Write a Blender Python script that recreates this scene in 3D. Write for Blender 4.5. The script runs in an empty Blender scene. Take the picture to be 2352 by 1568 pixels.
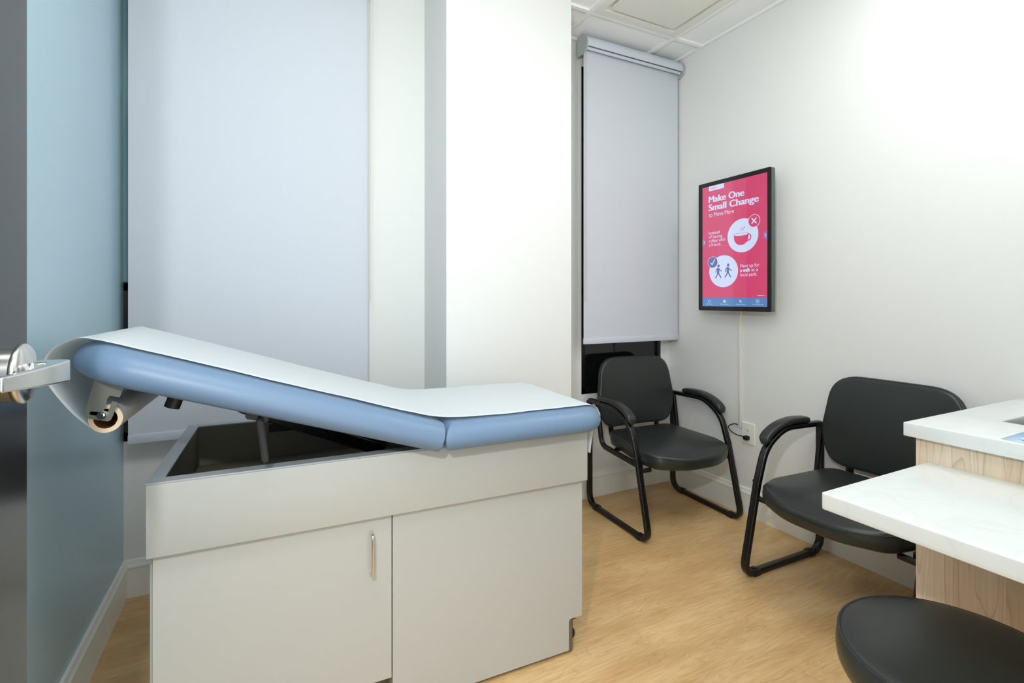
import bpy, bmesh, math, random
from mathutils import Vector, Matrix
S0 = bpy.context.scene
COL = S0.collection
R = math.radians
random.seed(4)

# ---------------------------------------------------------------- camera, world, light
cam_d = bpy.data.cameras.new('camera')
cam = bpy.data.objects.new('camera', cam_d); COL.objects.link(cam)
cam.location = (0, 0, 1.2)
cam.rotation_euler = (R(90), 0, R(-26.7))
cam_d.sensor_width = 36.0
cam_d.lens = 1144.0 / 2352 * 36
cam_d.shift_y = -(784 - 687) / 2352
cam_d.clip_start = 0.02
S0.camera = cam

w = bpy.data.worlds.new('world'); S0.world = w; w.use_nodes = True
w.node_tree.nodes['Background'].inputs[0].default_value = (0.88, 0.95, 1.0, 1)
w.node_tree.nodes['Background'].inputs[1].default_value = 2.6

def area_light(name, loc, target, size, power, color, size_y=None):
    l = bpy.data.lights.new(name, 'AREA'); l.energy = power; l.color = color
    l.size = size
    if size_y: l.shape = 'RECTANGLE'; l.size_y = size_y
    o = bpy.data.objects.new(name, l); COL.objects.link(o); o.location = loc
    o.rotation_euler = (Vector(target) - Vector(loc)).to_track_quat('-Z', 'Y').to_euler()
    return o
# photographer's lamp in the doorway; an upward fill and two ceiling fills added
fl = bpy.data.lights.new('doorway_lamp', 'POINT'); fl.energy = 50; fl.color = (0.95, 0.98, 1.0); fl.shadow_soft_size = 0.03
flo = bpy.data.objects.new('doorway_lamp', fl); COL.objects.link(flo); flo.location = (-0.285, 0.0, 1.72)
area_light('bounce_lamp', (0.5, 0.35, 1.95), (0.75, 0.9, 2.74), 0.5, 11, (0.93, 0.985, 1.0))  # added fill aimed upward to brighten the ceiling
area_light('ceiling_lamp', (1.875, 0.69, 2.72), (1.875, 0.69, 0), 0.54, 7.5, (0.94, 0.99, 1.0), 0.54)
area_light('ceiling_lamp', (0.063, 0.69, 2.72), (0.063, 0.69, 0), 0.54, 7.5, (0.94, 0.99, 1.0), 0.54)

S0.view_settings.view_transform = 'Standard'
S0.view_settings.look = 'None'
S0.view_settings.exposure = 0.04
S0.view_settings.gamma = 1.0
S0.view_settings.use_curve_mapping = False

# ---------------------------------------------------------------- materials
def lin(c):
    return tuple(((v/255)/12.92 if v/255 <= 0.04045 else ((v/255+0.055)/1.055)**2.4) for v in c) + (1,)
def mat(name, rgb=(200, 200, 200), rough=0.5, metal=0.0, bump=0, bump_scale=200, bump_dist=0.0006, spec=0.5, emit=None, estr=0, coat=0):
    m = bpy.data.materials.new(name); m.use_nodes = True
    nt = m.node_tree; b = nt.nodes['Principled BSDF']
    b.inputs['Base Color'].default_value = lin(rgb)
    b.inputs['Roughness'].default_value = rough
    b.inputs['Metallic'].default_value = metal
    b.inputs['Specular IOR Level'].default_value = spec
    b.inputs['Coat Weight'].default_value = coat
    if emit:
        b.inputs['Emission Color'].default_value = lin(emit); b.inputs['Emission Strength'].default_value = estr
    if bump:
        tc = nt.nodes.new('ShaderNodeTexCoord'); n = nt.nodes.new('ShaderNodeTexNoise')
        n.inputs['Scale'].default_value = bump_scale; n.inputs['Detail'].default_value = 4
        bp = nt.nodes.new('ShaderNodeBump'); bp.inputs['Strength'].default_value = bump; bp.inputs['Distance'].default_value = bump_dist
        nt.links.new(tc.outputs['Object'], n.inputs['Vector']); nt.links.new(n.outputs['Fac'], bp.inputs['Height'])
        nt.links.new(bp.outputs['Normal'], b.inputs['Normal'])
    return m

M = {}
M['wall'] = mat('white_wall_paint', (233, 233, 230), 0.55, bump=0.12, bump_scale=260)
M['bluewall'] = mat('blue_wall_paint', (170, 200, 213), 0.26, bump=0.10, bump_scale=260)
M['trim'] = mat('white_trim_paint', (243, 243, 236), 0.35)
M['tile'] = mat('ceiling_tile', (246, 248, 245), 0.9, bump=0.3, bump_scale=500)
M['tee'] = mat('ceiling_tee', (243, 245, 242), 0.6)
M['fabric'] = mat('blind_fabric', (205, 209, 217), 0.85, bump=0.25, bump_scale=900)
M['cassette'] = mat('blind_cassette', (206, 212, 222), 0.42)
M['cap'] = mat('blind_end_cap', (176, 184, 180), 0.5)
M['bead'] = mat('bead_chain', (214, 210, 194), 0.35)
M['lam'] = mat('grey_laminate', (187, 188, 183), 0.38, bump=0.05, bump_scale=700)
M['rim'] = mat('grey_rim', (168, 174, 176), 0.3)
M['pan'] = mat('dark_pan', (100, 96, 78), 0.6, bump=0.2, bump_scale=500)
M['vinylblue'] = mat('blue_vinyl', (108, 133, 162), 0.42, bump=0.12, bump_scale=900, bump_dist=0.0004)
M['vinylblack'] = mat('black_vinyl', (38, 43, 41), 0.34, bump=0.2, bump_scale=1100, bump_dist=0.0004)
M['blackmetal'] = mat('black_painted_metal', (13, 14, 14), 0.27)
M['blackplastic'] = mat('black_plastic', (16, 16, 16), 0.5)
M['foam'] = mat('foam_grip', (44, 46, 44), 0.8, bump=0.5, bump_scale=500)
M['zinc'] = mat('grey_steel', (128, 130, 122), 0.38, metal=0.6)
M['chrome'] = mat('polished_chrome', (225, 225, 222), 0.12, metal=1.0)
M['satin'] = mat('satin_chrome', (215, 216, 214), 0.22, metal=1.0)
M['core'] = mat('cardboard_core', (120, 75, 35), 0.8)
M['rollend'] = mat('paper_roll_end', (228, 208, 176), 0.8, bump=0.3, bump_scale=900)
M['doorpaint'] = mat('dark_grey_door', (34, 37, 38), 0.22, bump=0.08, bump_scale=400)
M['winblack'] = mat('black_window_frame', (14, 16, 15), 0.3)
M['glass'] = mat('dark_window_glass', (16, 19, 18), 0.03, spec=0.6)
M['tvframe'] = mat('television_bezel', (26, 28, 25), 0.12, spec=0.5)
M['tvside'] = mat('television_side', (84, 92, 88), 0.4)
M['plate'] = mat('outlet_plate', (240, 240, 234), 0.3)
M['slot'] = mat('outlet_slot', (50, 40, 34), 0.6)
M['raceway'] = mat('cable_cover', (236, 234, 222), 0.4)
M['steel'] = mat('sink_steel', (120, 118, 108), 0.3, metal=0.9)
M['diffuser'] = mat('air_diffuser', (232, 231, 220), 0.5)
M['lamp'] = mat('lamp_lens', (250, 250, 245), 0.5, emit=(255, 252, 245), estr=2.0)  # glowing lens of the added ceiling fixtures

def paper_mat():
    m = mat('thin_paper', (240, 244, 247), 0.6)
    nt = m.node_tree; b = nt.nodes['Principled BSDF']; out = nt.nodes['Material Output']
    tr = nt.nodes.new('ShaderNodeBsdfTranslucent'); tr.inputs['Color'].default_value = (0.9, 0.92, 0.9, 1)
    mx = nt.nodes.new('ShaderNodeMixShader'); mx.inputs[0].default_value = 0.35
    nt.links.new(b.outputs[0], mx.inputs[1]); nt.links.new(tr.outputs[0], mx.inputs[2]); nt.links.new(mx.outputs[0], out.inputs[0])
    return m
M['paper'] = paper_mat()

def ramp(nt, fac, stops):
    r = nt.nodes.new('ShaderNodeValToRGB')
    e = r.color_ramp.elements
    while len(e) < len(stops): e.new(0.5)
    for k, (p, c) in enumerate(stops): e[k].position = p; e[k].color = lin(c)
    nt.links.new(fac, r.inputs[0]); return r
def mapping(nt, scale=(1, 1, 1), rot=(0, 0, 0), loc=(0, 0, 0)):
    tc = nt.nodes.new('ShaderNodeTexCoord'); mp = nt.nodes.new('ShaderNodeMapping')
    mp.inputs['Scale'].default_value = scale; mp.inputs['Rotation'].default_value = rot; mp.inputs['Location'].default_value = loc
    nt.links.new(tc.outputs['Object'], mp.inputs['Vector']); return mp
def mixc(nt, a, b, fac, mode='MIX'):
    n = nt.nodes.new('ShaderNodeMix'); n.data_type = 'RGBA'; n.blend_type = mode
    if isinstance(fac, float): n.inputs[0].default_value = fac
    else: nt.links.new(fac, n.inputs[0])
    nt.links.new(a, n.inputs[6]); nt.links.new(b, n.inputs[7]); return n.outputs[2]

def floor_mat():
    m = mat('oak_vinyl_planks', (200, 160, 110), 0.42)
    nt = m.node_tree; b = nt.nodes['Principled BSDF']
    mp = mapping(nt)
    br = nt.nodes.new('ShaderNodeTexBrick')
    br.inputs['Scale'].default_value = 1.0; br.inputs['Brick Width'].default_value = 1.22; br.inputs['Row Height'].default_value = 0.18
    br.inputs['Mortar Size'].default_value = 0.0012; br.inputs['Mortar Smooth'].default_value = 0.2; br.inputs['Bias'].default_value = 0
    br.inputs['Color1'].default_value = (0.97, 0.97, 0.97, 1); br.inputs['Color2'].default_value = (1.03, 1.03, 1.02, 1)
    br.inputs['Mortar'].default_value = (0.95, 0.94, 0.93, 1)
    br.offset = 0.37
    nt.links.new(mp.outputs[0], br.inputs['Vector'])
    # cathedral grain: stretched noise read through bands
    g = mapping(nt, (1.3, 7.0, 1))
    add = nt.nodes.new('ShaderNodeVectorMath'); add.operation = 'ADD'
    sc = nt.nodes.new('ShaderNodeVectorMath'); sc.operation = 'SCALE'; sc.inputs['Scale'].default_value = 2.0
    nt.links.new(br.outputs['Color'], sc.inputs[0])
    nt.links.new(g.outputs[0], add.inputs[0]); nt.links.new(sc.outputs[0], add.inputs[1])
    n1 = nt.nodes.new('ShaderNodeTexNoise'); n1.inputs['Scale'].default_value = 1.0; n1.inputs['Detail'].default_value = 3; n1.inputs['Roughness'].default_value = 0.5; n1.inputs['Distortion'].default_value = 0.3
    nt.links.new(add.outputs[0], n1.inputs['Vector'])
    ml = nt.nodes.new('ShaderNodeMath'); ml.operation = 'MULTIPLY'; ml.inputs[1].default_value = 16
    fr = nt.nodes.new('ShaderNodeMath'); fr.operation = 'FRACT'
    nt.links.new(n1.outputs['Fac'], ml.inputs[0]); nt.links.new(ml.outputs[0], fr.inputs[0])
    c1 = ramp(nt, fr.outputs[0], [(0, (222, 186, 134)), (0.5, (230, 197, 147)), (0.8, (214, 172, 116)), (0.93, (232, 203, 158)), (1.0, (216, 177, 123))])
    f = mapping(nt, (9, 120, 1))
    n2 = nt.nodes.new('ShaderNodeTexNoise'); n2.inputs['Scale'].default_value = 1.0; n2.inputs['Detail'].default_value = 5
    nt.links.new(f.outputs[0], n2.inputs['Vector'])
    c2 = ramp(nt, n2.outputs['Fac'], [(0.3, (206, 160, 102)), (0.7, (240, 208, 158))])
    c = mixc(nt, c1.outputs[0], c2.outputs[0], 0.45)
    k = mapping(nt, (1.4, 5, 1), loc=(3, 1, 0))
    n3 = nt.nodes.new('ShaderNodeTexNoise'); n3.inputs['Scale'].default_value = 1.6; n3.inputs['Detail'].default_value = 3
    nt.links.new(k.outputs[0], n3.inputs['Vector'])
    c3 = ramp(nt, n3.outputs['Fac'], [(0.35, (226, 210, 190)), (0.65, (255, 255, 252))])
    c = mixc(nt, c, c3.outputs[0], 0.7, 'MULTIPLY')
    c = mixc(nt, c, br.outputs['Color'], 1.0, 'MULTIPLY')
    nt.links.new(c, b.inputs['Base Color'])
    return m
M['floor'] = floor_mat()

def wood_mat():
    m = mat('light_walnut_laminate', (205, 183, 150), 0.45)
    nt = m.node_tree; b = nt.nodes['Principled BSDF']
    mp = mapping(nt, (1, 1, 1), loc=(0, 0.035, 0))
    sx = nt.nodes.new('ShaderNodeSeparateXYZ'); nt.links.new(mp.outputs[0], sx.inputs[0])
    st = nt.nodes.new('ShaderNodeMath'); st.operation = 'DIVIDE'; st.inputs[1].default_value = 0.105
    fl_ = nt.nodes.new('ShaderNodeMath'); fl_.operation = 'FLOOR'
    nt.links.new(sx.outputs[1], st.inputs[0]); nt.links.new(st.outputs[0], fl_.inputs[0])
    wn = nt.nodes.new('ShaderNodeTexWhiteNoise'); wn.noise_dimensions = '1D'; nt.links.new(fl_.outputs[0], wn.inputs['W'])
    sc = nt.nodes.new('ShaderNodeVectorMath'); sc.operation = 'SCALE'; sc.inputs['Scale'].default_value = 14.0
    nt.links.new(wn.outputs['Color'], sc.inputs[0])
    g = mapping(nt, (1, 14, 1.5))
    ad = nt.nodes.new('ShaderNodeVectorMath'); ad.operation = 'ADD'
    nt.links.new(g.outputs[0], ad.inputs[0]); nt.links.new(sc.outputs[0], ad.inputs[1])
    n1 = nt.nodes.new('ShaderNodeTexNoise'); n1.inputs['Scale'].default_value = 1.0; n1.inputs['Detail'].default_value = 1.5; n1.inputs['Distortion'].default_value = 0.35
    nt.links.new(ad.outputs[0], n1.inputs['Vector'])
    ml = nt.nodes.new('ShaderNodeMath'); ml.operation = 'MULTIPLY'; ml.inputs[1].default_value = 9
    fr = nt.nodes.new('ShaderNodeMath'); fr.operation = 'FRACT'
    nt.links.new(n1.outputs['Fac'], ml.inputs[0]); nt.links.new(ml.outputs[0], fr.inputs[0])
    c1 = ramp(nt, fr.outputs[0], [(0, (234, 216, 194)), (0.8, (227, 208, 184)), (0.94, (192, 166, 138)), (1.0, (228, 209, 186))])
    f = mapping(nt, (1, 190, 3))
    n2 = nt.nodes.new('ShaderNodeTexNoise'); n2.inputs['Scale'].default_value = 1.0; n2.inputs['Detail'].default_value = 4
    nt.links.new(f.outputs[0], n2.inputs['Vector'])
    c2 = ramp(nt, n2.outputs['Fac'], [(0.3, (212, 190, 164)), (0.7, (240, 225, 206))])
    c = mixc(nt, c1.outputs[0], c2.outputs[0], 0.4)
    c4 = ramp(nt, wn.outputs['Value'], [(0, (236, 230, 222)), (1.0, (255, 255, 255))])
    c = mixc(nt, c, c4.outputs[0], 1.0, 'MULTIPLY')
    nt.links.new(c, b.inputs['Base Color'])
    return m
M['wood'] = wood_mat()

def quartz_mat():
    m = mat('white_quartz', (232, 234, 232), 0.18)
    nt = m.node_tree; b = nt.nodes['Principled BSDF']
    mp = mapping(nt, (3, 3, 3))
    n1 = nt.nodes.new('ShaderNodeTexNoise'); n1.inputs['Scale'].default_value = 1.6; n1.inputs['Detail'].default_value = 7; n1.inputs['Distortion'].default_value = 0.9
    nt.links.new(mp.outputs[0], n1.inputs['Vector'])
    r = ramp(nt, n1.outputs['Fac'], [(0.0, (222, 225, 223)), (0.47, (222, 225, 223)), (0.5, (218, 221, 220)), (0.53, (222, 225, 223))])
    nt.links.new(r.outputs[0], b.inputs['Base Color']); return m
M['quartz'] = quartz_mat()

# ---------------------------------------------------------------- mesh helpers
def tag(o, label=None, cat=None, group=None, kind=None):
    if label: o['label'] = label
    if cat: o['category'] = cat
    if group: o['group'] = group
    if kind: o['kind'] = kind
    return o
def link(name, me, m, parent=None, smooth=False):
    o = bpy.data.objects.new(name, me); COL.objects.link(o)
    ms = m if isinstance(m, (list, tuple)) else [m]
    for x in ms: me.materials.append(x)
    if smooth:
        for p in me.polygons: p.use_smooth = True
        try: me.set_sharp_from_angle(angle=R(38))
        except Exception: pass
    if parent: o.parent = parent
    return o
def empty(name, loc=(0, 0, 0), rz=0):
    o = bpy.data.objects.new(name, None); COL.objects.link(o); o.location = loc; o.rotation_euler = (0, 0, rz)
    o.empty_display_size = 0.05
    return o
class MB:
    def __init__(s): s.v = []; s.f = []; s.mi = []
    def add(s, vs, fs, mi=0):
        n = len(s.v); s.v += [tuple(v) for v in vs]; s.f += [tuple(i + n for i in f) for f in fs]; s.mi += [mi] * len(fs); return s
    def box(s, x0, x1, y0, y1, z0, z1, bevel=0, mi=0, seg=2):
        bm = bmesh.new(); bmesh.ops.create_cube(bm, size=1)
        for v in bm.verts: v.co = Vector((x0 + (v.co.x + .5) * (x1 - x0), y0 + (v.co.y + .5) * (y1 - y0), z0 + (v.co.z + .5) * (z1 - z0)))
        if bevel: bmesh.ops.bevel(bm, geom=bm.edges[:], offset=bevel, segments=seg, affect='EDGES', profile=0.5)
        bm.verts.index_update()
        s.add([v.co[:] for v in bm.verts], [[v.index for v in f.verts] for f in bm.faces], mi); bm.free(); return s
    def prism(s, poly, fn, d0, d1, mi=0):
        """extrude polygon [(a,b)] between depths; fn(a,b,d)->xyz"""
        n = len(poly)
        vs = [fn(a, b, d0) for a, b in poly] + [fn(a, b, d1) for a, b in poly]
        fs = [tuple(range(n))[::-1], tuple(range(n, 2 * n))] + [(i, (i + 1) % n, n + (i + 1) % n, n + i) for i in range(n)]
        return s.add(vs, fs, mi)
    def sweep(s, pts, sec, lat, closed=False, mi=0, caps=True):
        """sweep section [(l,n)] along planar path pts; lat = fixed lateral vector"""
        pts = [Vector(p) for p in pts]; lat = Vector(lat).normalized(); n = len(pts); k = len(sec); vs = []
        for i, p in enumerate(pts):
            a = pts[i - 1] if (i > 0 or closed) else pts[i]; b = pts[(i + 1) % n] if (i < n - 1 or closed) else pts[i]
            t = (b - a).normalized(); nn = t.cross(lat).normalized(); l2 = nn.cross(t).normalized()
            for (l, q) in sec: vs.append(p + l2 * l + nn * q)
        fs = []
        for i in range(n if closed else n - 1):
            j = (i + 1) % n
            for q in range(k): r = (q + 1) % k; fs.append((i * k + q, i * k + r, j * k + r, j * k + q))
        if not closed and caps: fs += [tuple(range(k))[::-1], tuple((n - 1) * k + q for q in range(k))]
        return s.add([v[:] for v in vs], fs, mi)
    def tube(s, pts, r, lat=(0, 0, 1), seg=12, closed=False, mi=0):
        return s.sweep(pts, [(r * math.cos(2 * math.pi * i / seg), r * math.sin(2 * math.pi * i / seg)) for i in range(seg)], lat, closed, mi)
    def cyl(s, c0, c1, r0, r1=None, seg=24, mi=0, caps=True):
        r1 = r0 if r1 is None else r1; c0 = Vector(c0); c1 = Vector(c1); t = (c1 - c0).normalized()
        a = t.orthogonal().normalized(); b = t.cross(a); vs = []
        for c, r in ((c0, r0), (c1, r1)):
            for i in range(seg): q = 2 * math.pi * i / seg; vs.append(c + a * r * math.cos(q) + b * r * math.sin(q))
        fs = [(i, (i + 1) % seg, seg + (i + 1) % seg, seg + i) for i in range(seg)]
        if caps: fs += [tuple(range(seg))[::-1], tuple(range(seg, 2 * seg))]
        return s.add([v[:] for v in vs], fs, mi)
    def lathe(s, prof, c, axis=(0, 0, 1), seg=32, mi=0):
        """prof [(r,h)] around axis from c"""
        t = Vector(axis).normalized(); a = t.orthogonal().normalized(); b = t.cross(a); c = Vector(c); vs = []; k = len(prof)
        for i in range(seg):
            q = 2 * math.pi * i / seg
            for r, h in prof: vs.append(c + t * h + (a * math.cos(q) + b * math.sin(q)) * max(r, 1e-5))
        fs = [(i * k + j, ((i + 1) % seg) * k + j, ((i + 1) % seg) * k + j + 1, i * k + j + 1) for i in range(seg) for j in range(k - 1)]
        return s.add([v[:] for v in vs], fs, mi)
    def rings(s, rings, cap0=True, cap1=True, mi=0):
        k = len(rings[0]); vs = [p for r in rings for p in r]; fs = []
        for i in range(len(rings) - 1):
            for q in range(k): r = (q + 1) % k; fs.append((i * k + q, i * k + r, (i + 1) * k + r, (i + 1) * k + q))
        if cap0: fs.append(tuple(range(k))[::-1])
        if cap1: fs.append(tuple((len(rings) - 1) * k + q for q in range(k)))
        return s.add(vs, fs, mi)
    def xf(s, fn): s.v = [tuple(fn(*v)) for v in s.v]; return s
    def build(s, name, m, parent=None, smooth=False):
        me = bpy.data.meshes.new(name); me.from_pydata(s.v, [], s.f); me.update()
        if s.mi and max(s.mi) > 0:
            for p, i in zip(me.polygons, s.mi): p.material_index = i
        bm = bmesh.new(); bm.from_mesh(me); bmesh.ops.recalc_face_normals(bm, faces=bm.faces[:]); bm.to_mesh(me); bm.free()
        return link(name, me, m, parent, smooth)

def fillet(pts, rad, seg=6):
    """round the corners of an open polyline; rad = number or list"""
    pts = [Vector(p) for p in pts]; out = [pts[0]]
    for i in range(1, len(pts) - 1):
        r = rad[i - 1] if isinstance(rad, (list, tuple)) else rad
        a = (pts[i - 1] - pts[i]); b = (pts[i + 1] - pts[i]); la, lb = a.length, b.length; a.normalize(); b.normalize()
        ang = a.angle(b); d = min(r / math.tan(ang / 2), la * .49, lb * .49)
        p0 = pts[i] + a * d; p1 = pts[i] + b * d
        for k in range(seg + 1):
            t = k / seg; out.append(p0 * (1 - t) ** 2 + pts[i] * 2 * t * (1 - t) + p1 * t * t)
    out.append(pts[-1]); return out
def spline(pts, n=8):
    pts = [Vector(p) for p in pts]; P = [pts[0] * 2 - pts[1]] + pts + [pts[-1] * 2 - pts[-2]]; out = []
    for i in range(1, len(P) - 2):
        for k in range(n):
            t = k / n; a, b, c, d = P[i - 1], P[i], P[i + 1], P[i + 2]
            out.append(0.5 * ((2 * b) + (c - a) * t + (2 * a - 5 * b + 4 * c - d) * t * t + (3 * b - a - 3 * c + d) * t ** 3))
    out.append(pts[-1]); return out
def rounded_poly(corners, radii, seg=8):
    """closed 2D polygon with rounded corners, densified"""
    n = len(corners); out = []
    for i in range(n):
        p = Vector(corners[i]).to_2d() if len(corners[i]) > 2 else Vector(corners[i]); a = Vector(corners[i - 1]) - p; b = Vector(corners[(i + 1) % n]) - p
        r = radii[i] if isinstance(radii, (list, tuple)) else radii
        la, lb = a.length, b.length; a.normalize(); b.normalize(); ang = a.angle(b); d = min(r / math.tan(ang / 2), la * .49, lb * .49)
        p0 = p + a * d; p1 = p + b * d
        for k in range(seg + 1):
            t = k / seg; out.append(p0 * (1 - t) ** 2 + p * 2 * t * (1 - t) + p1 * t * t)
    # densify the straights
    res = []
    for i, p in enumerate(out):
        q = out[(i + 1) % len(out)]; L = (q - p).length; m = max(1, int(L / 0.03))
        for k in range(m): res.append(p.lerp(q, k / m))
    res2 = []
    for p in res:
        if not res2 or (p - res2[-1]).length > 1e-4: res2.append(p)
    return res2
def inset2(poly, d):
    n = len(poly); area = sum(poly[i].x * poly[(i + 1) % n].y - poly[(i + 1) % n].x * poly[i].y for i in range(n)); sg = 1 if area > 0 else -1
    out = []
    for i in range(n):
        t = (poly[(i + 1) % n] - poly[i - 1]); t.normalize(); nn = Vector((-t.y, t.x)) * sg
        out.append(poly[i] + nn * d)
    return out
def pad(outline, z0, z1, rb, rt, dome=0.0, domer=0.6, bow=0.0):
    """upholstered pad: outline (list of 2D Vectors), rounded lower edge rb and upper edge rt, domed top"""
    m = MB(); rr = []
    def ring(ins, z): rr.append([(p.x, p.y, z) for p in inset2(outline, ins)])
    N = 5
    for k in range(N): a = math.pi / 2 * k / N; ring(rb * (1 - math.sin(a)), z0 + rb * (1 - math.cos(a)))
    for k in range(3): t = (k + 1) / 4; ring(-bow * math.sin(math.pi * t), z0 + rb + (z1 - rt - z0 - rb) * t)
    for k in range(N + 1): a = math.pi / 2 * k / N; ring(rt * (1 - math.cos(a)), z1 - rt + rt * math.sin(a))
    base = inset2(outline, rt); c = sum(base, Vector((0, 0))) / len(base)
    for k in range(1, 9):
        t = 1 - k / 9; z = z1 + dome * (1 - t ** 2.2)
        rr.append([(c.x + (p.x - c.x) * t, c.y + (p.y - c.y) * t, z) for p in base])
    m.rings(rr); return m
def rrsec(w_, h_, r, seg=3):
    out = []
    for cx, cy, a0 in ((w_ / 2 - r, h_ / 2 - r, 0), (-w_ / 2 + r, h_ / 2 - r, 90), (-w_ / 2 + r, -h_ / 2 + r, 180), (w_ / 2 - r, -h_ / 2 + r, 270)):
        for k in range(seg + 1): a = R(a0 + 90 * k / seg); out.append((cx + r * math.cos(a), cy + r * math.sin(a)))
    return out
def struct(mb, name, m, parent=None, smooth=False):
    o = mb.build(name, m, parent, smooth)
    if not parent: o['kind'] = 'structure'
    return o

# ---------------------------------------------------------------- room shell
XL, XR, YF, YB, H = -0.495, 2.42, 0.05, 2.49, 2.74
struct(MB().box(-1.6, 2.6, -1.7, 2.6, -0.1, 0), 'floor', M['floor'])
struct(MB().box(XL - .12, XL, YF - .12, YB + .12, 0, H + .1), 'wall_left', M['bluewall'])
struct(MB().box(XR, XR + .12, YF - .12, YB + .12, 0, H + .1), 'wall_right', M['wall'])
wf = MB()
wf.box(XL, -0.36, YF - .12, YF, 0, H).box(0.62, XR, YF - .12, YF, 0, H).box(-0.36, 0.62, YF - .12, YF, 2.13, H)
struct(wf, 'wall_front', M['wall'])
# window wall with its two openings and the column
wx = [(-0.495, 0.43), (1.720, 2.345)]
wb = MB(); z0w, z1w = 0.628, 2.60
wb.box(XL, XR, YB, YB + .12, 0, z0w).box(XL, XR, YB, YB + .12, z1w, H)
wb.box(0.43, 1.720, YB, YB + .12, z0w, z1w).box(2.345, XR, YB, YB + .12, z0w, z1w)
struct(wb, 'wall_back', M['wall'])
struct(MB().box(0.749, 1.423, 2.152, YB, 0, H), 'wall_column', M['wall'])
# corridor outside the doorway
co = MB().box(-1.6, -1.5, -1.7, YF - .12, 0, H).box(2.5, 2.6, -1.7, YF - .12, 0, H).box(-1.6, XL, YF - .12, YF, 0, H)
struct(co, 'wall_corridor', M['wall'])
# ceiling panels between the tees
TX = [0.969 - .604 * 2, 0.969 - .604, 0.969, 1.573, 2.177]
TX = [XL] + TX[0:5] + [XR]
TY = [YF, 0.389, 0.993, 1.597, 2.201, YB]
struct(MB().box(-1.6, 2.6, -1.8, 2.62, H + .012, H + .06), 'ceiling', M['tile'])
gr = MB(); hw = .012
for x in TX[1:-1]: gr.box(x - hw, x + hw, YF, YB, H - .001, H + .013)
for i in range(len(TX) - 1):
    for y in TY[1:-1]: gr.box(TX[i] + (hw if i else 0), TX[i + 1] - hw, y - hw, y + hw, H - .001, H + .013)
gr.box(XR - .022, XR, YF, YB, H - .002, H + .013).box(XL, XL + .022, YF, YB, H - .002, H + .013).box(XL, XR, YB - .022, YB, H - .002, H + .013).box(XL, XR, YF, YF + .022, H - .002, H + .013)
struct(gr, 'trim_1', M['tee'])
# baseboards
def baseboard(name, pts, inward):
    # profile (depth, z), swept between mitred points; each point carries the inward direction
    prof = [(0, 0), (.013, 0), (.013, .116), (.0165, .119), (.0165, .126), (.012, .134), (.009, .148), (0, .150)]
    m = MB(); k = len(prof); vs = []
    for p, d in zip(pts, inward):
        for (dd, z) in prof: vs.append((p[0] + d[0] * dd, p[1] + d[1] * dd, z))
    fs = [(i * k + j, i * k + j + 1, (i + 1) * k + j + 1, (i + 1) * k + j) for i in range(len(pts) - 1) for j in range(k - 1)]
    fs += [tuple(range(k)), tuple((len(pts) - 1) * k + j for j in range(k))[::-1]]
    m.add(vs, fs); return struct(m, name, M['trim'])
baseboard('baseboard_left', [(XL, YF), (XL, YB)], [(1, 0), (1, -1)])
baseboard('baseboard_back', [(XL, YB), (.749, YB), (.749, 2.152), (1.423, 2.152), (1.423, YB), (XR, YB)], [(1, -1), (-1, -1), (-1, -1), (1, -1), (1, -1), (-1, -1)])
baseboard('baseboard_right', [(XR, YB), (XR, YF + .0)], [(-1, -1), (-1, 0)])
# windows: black frames, dark glass
def window(n, x0, x1, rail):
    f = MB(); g_ = MB(); y0, y1 = YB - .002, YB + .05; fw = .026
    f.box(x0, x0 + fw, y0, y1, z0w, z1w).box(x1 - fw, x1, y0, y1, z0w, z1w).box(x0, x1, y0, y1, z0w, z0w + .036).box(x0, x1, y0, y1, z1w - .04, z1w)
    f.box(x0, x1, y0, y1, rail, rail + .03)
    o = struct(f, 'window_%d' % n, M['winblack'])
    MB().box(x0 + .01, x1 - .01, YB + .012, YB + .020, z0w + .01, z1w - .01).build('window_glass', M['glass'], o)
    return o
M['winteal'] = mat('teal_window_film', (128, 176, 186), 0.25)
w1_ = window(1, wx[0][0], wx[0][1], 1.235)
MB().box(wx[0][0], wx[0][0] + .03, YB - .004, YB + .01, 1.27, 2.56).build('window_film', M['winteal'], w1_)  # teal strip paints a reflection seen in the upper glass
window(2, wx[1][0], wx[1][1], 1.235)

# the door, standing open against the left side
door = MB().box(-0.355, -0.31, 0.06, 0.982, 0.008, 2.10, bevel=.0015).build('door_1', M['doorpaint']); door['kind'] = 'structure'
hd = empty('door_handle', (0, 0, 0)); hd.parent = door; tag(hd, 'satin chrome lever handle')
Yh, Zh, Xd = 0.912, 1.098, -0.31
ro = MB().lathe([(0, 0), (.0375, 0), (.0375, .0135), (.0405, .0145), (.0412, .0165), (.0412, .0195), (.0402, .0212), (.036, .0235), (.028, .0255), (.020, .027), (.0155, .0285), (.0150, .032), (.0, .032)], (Xd, Yh, Zh), (1, 0, 0), 48)
ro.build('rosette', M['satin'], hd, True)
MB().cyl((Xd + .028, Yh, Zh), (Xd + .046, Yh, Zh), .0115, seg=24).build('spindle', M['satin'], hd, True)
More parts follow.
